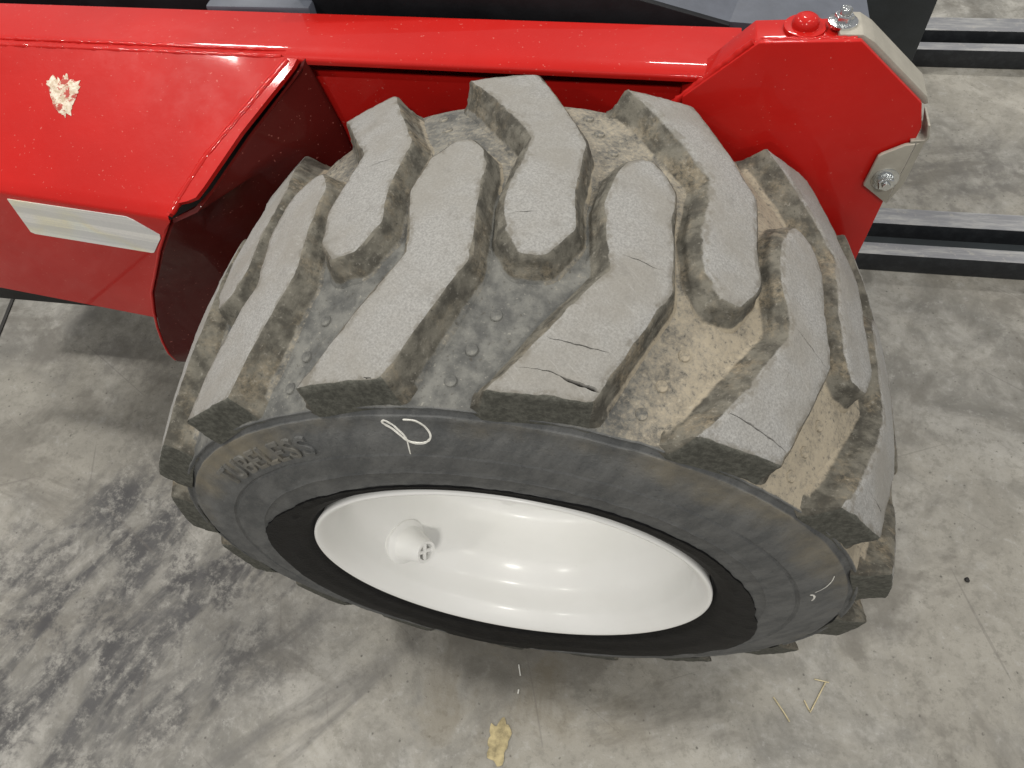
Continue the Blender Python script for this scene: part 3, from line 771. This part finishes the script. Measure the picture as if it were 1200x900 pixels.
# end plate box on the right
plate = [(.140, .366), (.201, .425), (.288, .429), (.360, .368), (.3695, .341), (.3660, .250), (.365, .160), (.365, .02), (.140, .02)]
bm = prism([(x, 0.200 + 0.0 * x, z) for x, z in plate], (0, 0.006, 0), 0.0012, 2)
endp = tag(from_bm('end_plate', bm, M_red, mach, smooth=30), 'red octagonal end plate beside the tyre')
inner = [(.139, .358), (.1995, .4215), (.283, .4255), (.352, .365), (.3600, .338), (.356, .02), (.15, .02)]
bm = prism([(x, 0.2062, z) for x, z in inner], (0, 0.036, 0), 0.0012, 2)
from_bm('end_box', bm, M_red, mach, smooth=30)
# weld along the sloping top-left edge of the plate, and along its top
a, b = Vector((.132, .206, .3545)), Vector((.197, .206, .4225))
wp = [a.lerp(b, k / 30) for k in range(31)]
from_bm('weld_or_glint_bead', tube(wp, [0.0036 * (1 + 0.35 * noise.noise(Vector((i * 0.7, 2, 0)))) for i in range(31)], 9, 0.4, 13), M_red, mach, smooth=70)
a, b = Vector((.203, .2068, .4240)), Vector((.285, .2068, .4275))
wp = [a.lerp(b, k / 24) for k in range(25)]
from_bm('weld_or_glint_bead', tube(wp, [0.0022 * (1 + 0.4 * noise.noise(Vector((i * 0.7, 9, 0)))) for i in range(25)], 7, 0.4, 31), M_red, mach, smooth=70)

# bare steel guard on the chamfered corner
g = [(.270, .4300), (.290, .4300), (.302, .4230), (.3655, .3695), (.3690, .3620), (.3655, .3610), (.3570, .3660), (.2860, .4240), (.270, .4245)]
bm = prism([(x, 0.2085, z) for x, z in g], (0, 0.036, 0), 0.0010, 2)
tag(from_bm('corner_guard', bm, M_steel, mach, smooth=30), 'bare grey steel guard on the chamfered corner')
# folded steel bracket with bolt on the right edge
bk = [(.3370, .2720), (.3395, .3095), (.3420, .3125), (.3600, .3250), (.3685, .3265), (.3665, .2490)]
bm = prism([(x, 0.1935, z) for x, z in bk], (0, 0.0042, 0), 0.0007, 2)
brk = tag(from_bm('steel_bracket', bm, M_steel, mach, smooth=30), 'small folded steel bracket with one zinc bolt')
wing = [Vector((.3670, .1935, .2490)), Vector((.3690, .1935, .3265)), Vector((.3785, .1990, .3280)), Vector((.3800, .2060, .2660))]
bm = prism(wing, (0.0012, 0.0036, 0)); bmesh.ops.triangulate(bm, faces=[f for f in bm.faces if len(f.verts) > 4])
from_bm('bracket_wing', bm, M_steel, brk)
bm = prism([(.3725, .1960, .3475), (.3748, .1960, .3475), (.3795, .1960, .3315), (.3775, .1960, .3280), (.3640, .1960, .3262), (.3640, .1960, .3285), (.3758, .1960, .3302), (.3768, .1960, .3325)], (0, 0.028, 0), 0.0004, 1)
from_bm('bracket_lip', bm, M_steel, brk)

def hexbolt(name, loc, nrm, r, mat, parent, washer=True, round_=False, hh=0.55):
    nrm = Vector(nrm).normalized(); loc = Vector(loc)
    if washer:
        o = from_bm('washer', tube([loc - nrm * 0.001, loc + nrm * 0.0018, loc + nrm * 0.0022], [r * 1.55, r * 1.55, r * 1.4], 28), mat, parent, smooth=40)
    h = r * hh * 2; ns = 20 if round_ else 6
    if round_: pr_ = [(0, 1.0), (h * .4, 1.0), (h * .75, .86), (h * .95, .6), (h, .3)]
    else: pr_ = [(0, 1.0), (h * .85, 1.0), (h * .97, .88), (h, .72), (h * .93, .5)]
    b0 = loc + nrm * (0.0018 if washer else -0.001)
    return from_bm(name, tube([b0 + nrm * q for q, _ in pr_], [r * k for _, k in pr_], ns), mat, parent, smooth=30 if not round_ else 60)
hexbolt('hex_bolt', (.3545, .1935, .2830), (0, -1, 0.05), 0.0085, M_zinc, brk)
from_bm('bolt_thread', tube([(.3545, .1840, .2832), (.3545, .1795, .2834)], [.0045, .0040], 14), M_zinc, brk, smooth=40)
hexbolt('painted_bolt', (.2420, .2270, .4245), (0, 0, 1), 0.0120, M_red, mach, True, True, 0.42)
hexbolt('zinc_nut', (.2735, .2270, .4300), (0, 0, 1), 0.0085, M_zinc, mach, True, False, 0.40)
from_bm('bolt_thread', tube([(.2735, .2270, .435), (.2735, .2270, .4425), (.2735, .2270, .4440)], [.0052, .0052, .0040], 18), M_zinc, mach, smooth=40)

# reflective tape and peeled sticker
rf = [(-0.6115, 0.2812), (-0.4500, 0.2838), (-0.4430, 0.2805), (-0.4190, 0.2615), (-0.4215, 0.2555), (-0.4455, 0.2275), (-0.4490, 0.2262), (-0.6150, 0.2240), (-0.6200, 0.2262)]
bm = prism([(x, fold_y(x) - 0.0034, z) for x, z in rf], (0, 0.0010, 0))
tag(from_bm('reflective_tape', bm, M_refl, mach), 'silver white reflective tape on the red panel')
random.seed(2)
chip = [(-.566, .197), (-.558, .2022), (-.5475, .1975), (-.5417, .2050), (-.5370, .1985), (-.5244, .1963), (-.5218, .1883), (-.5268, .1796), (-.5309, .1655), (-.537, .1621), (-.552, .1701), (-.5608, .1862)]
pp = resample([Vector(p) for p in chip], 0.0025)
def skin_z(y): return SA.z + (0.2925 - SA.z) * max(0, min(1, (0.2235 + 0.006 - y) / (0.156 - 0.0181 + 0.006)))
bm = bmesh.new(); ring0 = []
for i, p in enumerate(pp):
    q = p + (p - Vector((-.544, .183))) * (0.22 * fbm(Vector((i * 0.6, 1, 2))))
    ring0.append(q)
CHIP_PTS = ring0
PANEL_Y = lambda x, k: (0.2235 + (0.0675 - 0.2235) * k) + (my(x, 0.2255) - 0.2255 + KX * 0.27) * (1 - k) + (fold_y(x) - 0.0675) * k
def panel_point(x, y, lift):
    lo, hi = 0.0, 1.0
    for _ in range(30):
        k = (lo + hi) / 2
        if PANEL_Y(x, k) > y: lo = k
        else: hi = k
    k = (lo + hi) / 2
    p = Vector((x, PANEL_Y(x, k), SA.z + (0.2925 - SA.z) * k)); return p + Vector((0, -0.5, 0.86)) * lift
ctr = bm.verts.new(panel_point(-.544, .183, 0.0022))
r1 = [bm.verts.new(panel_point(q.x, q.y, 0.0004)) for q in CHIP_PTS]
r2 = [bm.verts.new(panel_point((q.x * 2 - .544) / 3, (q.y * 2 + .183) / 3, 0.0018 + 0.001 * noise.noise(Vector((i, 0, 4))))) for i, q in enumerate(CHIP_PTS)]
n_ = len(r1)
for i in range(n_):
    bm.faces.new((r1[i], r1[(i + 1) % n_], r2[(i + 1) % n_], r2[i])); bm.faces.new((r2[i], r2[(i + 1) % n_], ctr))
from_bm('peeled_sticker', bm, M_peel, mach)

# dark chassis and covers behind the flange
bm = prism([(-.300, .330, .300), (-.300, .330, .425), (-.040, .322, .3985), (.088, .319, .3945), (.184, .316, .3700), (.184, .316, .300)], (0, 0.008, 0), 0.001)
from_bm('chassis_beam', bm, M_black, mach, smooth=30)
bm = prism([(-.040, .331, .3975), (.088, .328, .3935), (.184, .325, .3690), (.33, .325, .3590), (.33, 1.0, .3600), (-.28, 1.0, .4230), (-.28, .340, .4220)], (0, 0, -0.085))
bmesh.ops.triangulate(bm, faces=[f for f in bm.faces if len(f.verts) > 4])
from_bm('chassis_cover', bm, M_slate, mach)
from_bm('cover_plate', box((-.410, .314, .300), (-.282, .60, .3825), 0.003), M_slate, mach, smooth=30)
from_bm('chassis_block', box((-1.25, .345, .02), (-.412, 1.0, .374), 0.004), M_black, mach, smooth=30)
from_bm('chassis_block', box((.200, .300, .06), (.330, .60, .3560), 0.004), M_black, mach, smooth=30)
from_bm('underframe', box((-1.2, .30, -.22), (.30, .95, .28), 0.004), M_black, mach, smooth=30)
from_bm('axle_housing', tube([(0, .03, 0), (0, .10, 0), (0, .32, 0)], [.10, .085, .085], 28), M_black, mach, smooth=40)
from_bm('small_label', box((.2355, .3385, .3562), (.2475, .3460, .3575)), M_white, mach)

# ------------------------------------------------------------------ dark fork frame behind
fork = tag(empty('fork_frame', (0.75, 1.0, 0)), 'dark steel fork frame with scuffed rails on the floor behind the red machine', 'fork frame')
def frail(y0, y1, x1, h=0.050):
    bm = box((-0.75 + 0.20, y0 - 1.0, 0.0), (x1 - 0.75, y1 - 1.0, h), 0.003)
    return from_bm('fork_rail', bm, M_rail, fork, smooth=30, lift=False)
frail(0.700, 0.734, 3.2); frail(0.790, 0.838, 3.2)
frail(1.415, 1.448, 3.4); frail(1.500, 1.560, 3.4)
from_bm('fork_web', box((-.55, .734 - 1.0, 0.002), (2.4, .790 - 1.0, 0.010)), M_post, fork, lift=False)
from_bm('fork_web', box((-.55, 1.448 - 1.0, 0.002), (2.6, 1.500 - 1.0, 0.010)), M_post, fork, lift=False)
from_bm('fork_post', box((-.45, 1.375 - 1.0, 0.0), (0.0, 1.412 - 1.0, 1.05), 0.004), M_post, fork, smooth=30, lift=False)

# ------------------------------------------------------------------ bits lying on the floor
def bit(name, pts, r, mat, label, cat, group=None):
    P = []
    for a, b in zip(pts[:-1], pts[1:]):
        for k in range(5): P.append((a[0] + (b[0] - a[0]) * k / 5, a[1] + (b[1] - a[1]) * k / 5, r * 0.9 + 0.0006 + 0.001 * abs(noise.noise(Vector((k, a[0] * 50, 0))))))
    P.append((pts[-1][0], pts[-1][1], r + 0.0006))
    o = from_bm(name, tube(P, r, 6), mat, None, smooth=40, lift=False)
    return tag(o, label, cat, group)
G_ = 'straw scraps on the floor'
bit('straw', [(0.3807, -0.189), (0.3941, -0.2066), (0.4035, -0.2208)], 0.0011, M_straw, 'slightly bent single straw on the concrete, below the tyre, left of the V shaped straw', 'straw', G_)
bit('straw', [(0.4261, -0.1871), (0.434, -0.203), (0.459, -0.1561)], 0.0011, M_straw, 'V shaped bent straw on the concrete at the lower right', 'straw', G_)
bit('straw', [(0.4428, -0.1535), (0.4641, -0.1554)], 0.0010, M_straw, 'short level straw scrap touching the tip of the V shaped straw', 'straw', G_)
bit('straw', [(-0.0145, -0.1987), (-0.0092, -0.215)], 0.0011, M_chalk, 'short pale splinter on the floor just under the tyre, longer of two', 'splinter', 'pale splinters under the tyre')
bit('straw', [(-0.0087, -0.2356), (-0.009, -0.2421)], 0.0012, M_chalk, 'tiny pale splinter below the longer one, above the yellow floor mark', 'splinter', 'pale splinters under the tyre')
bm = bmesh.new(); bmesh.ops.create_icosphere(bm, subdivisions=2, radius=0.0042)
for v in bm.verts: v.co *= 1 + 0.3 * noise.noise(v.co * 300); v.co.z *= 0.6; v.co.z += 0.0018
o = tag(from_bm('pebble', bm, M_joint, None, smooth=60, lift=False), 'single small dark pebble on the concrete right of the tyre', 'pebble'); o.location = (0.6917, 0.0378, 0)
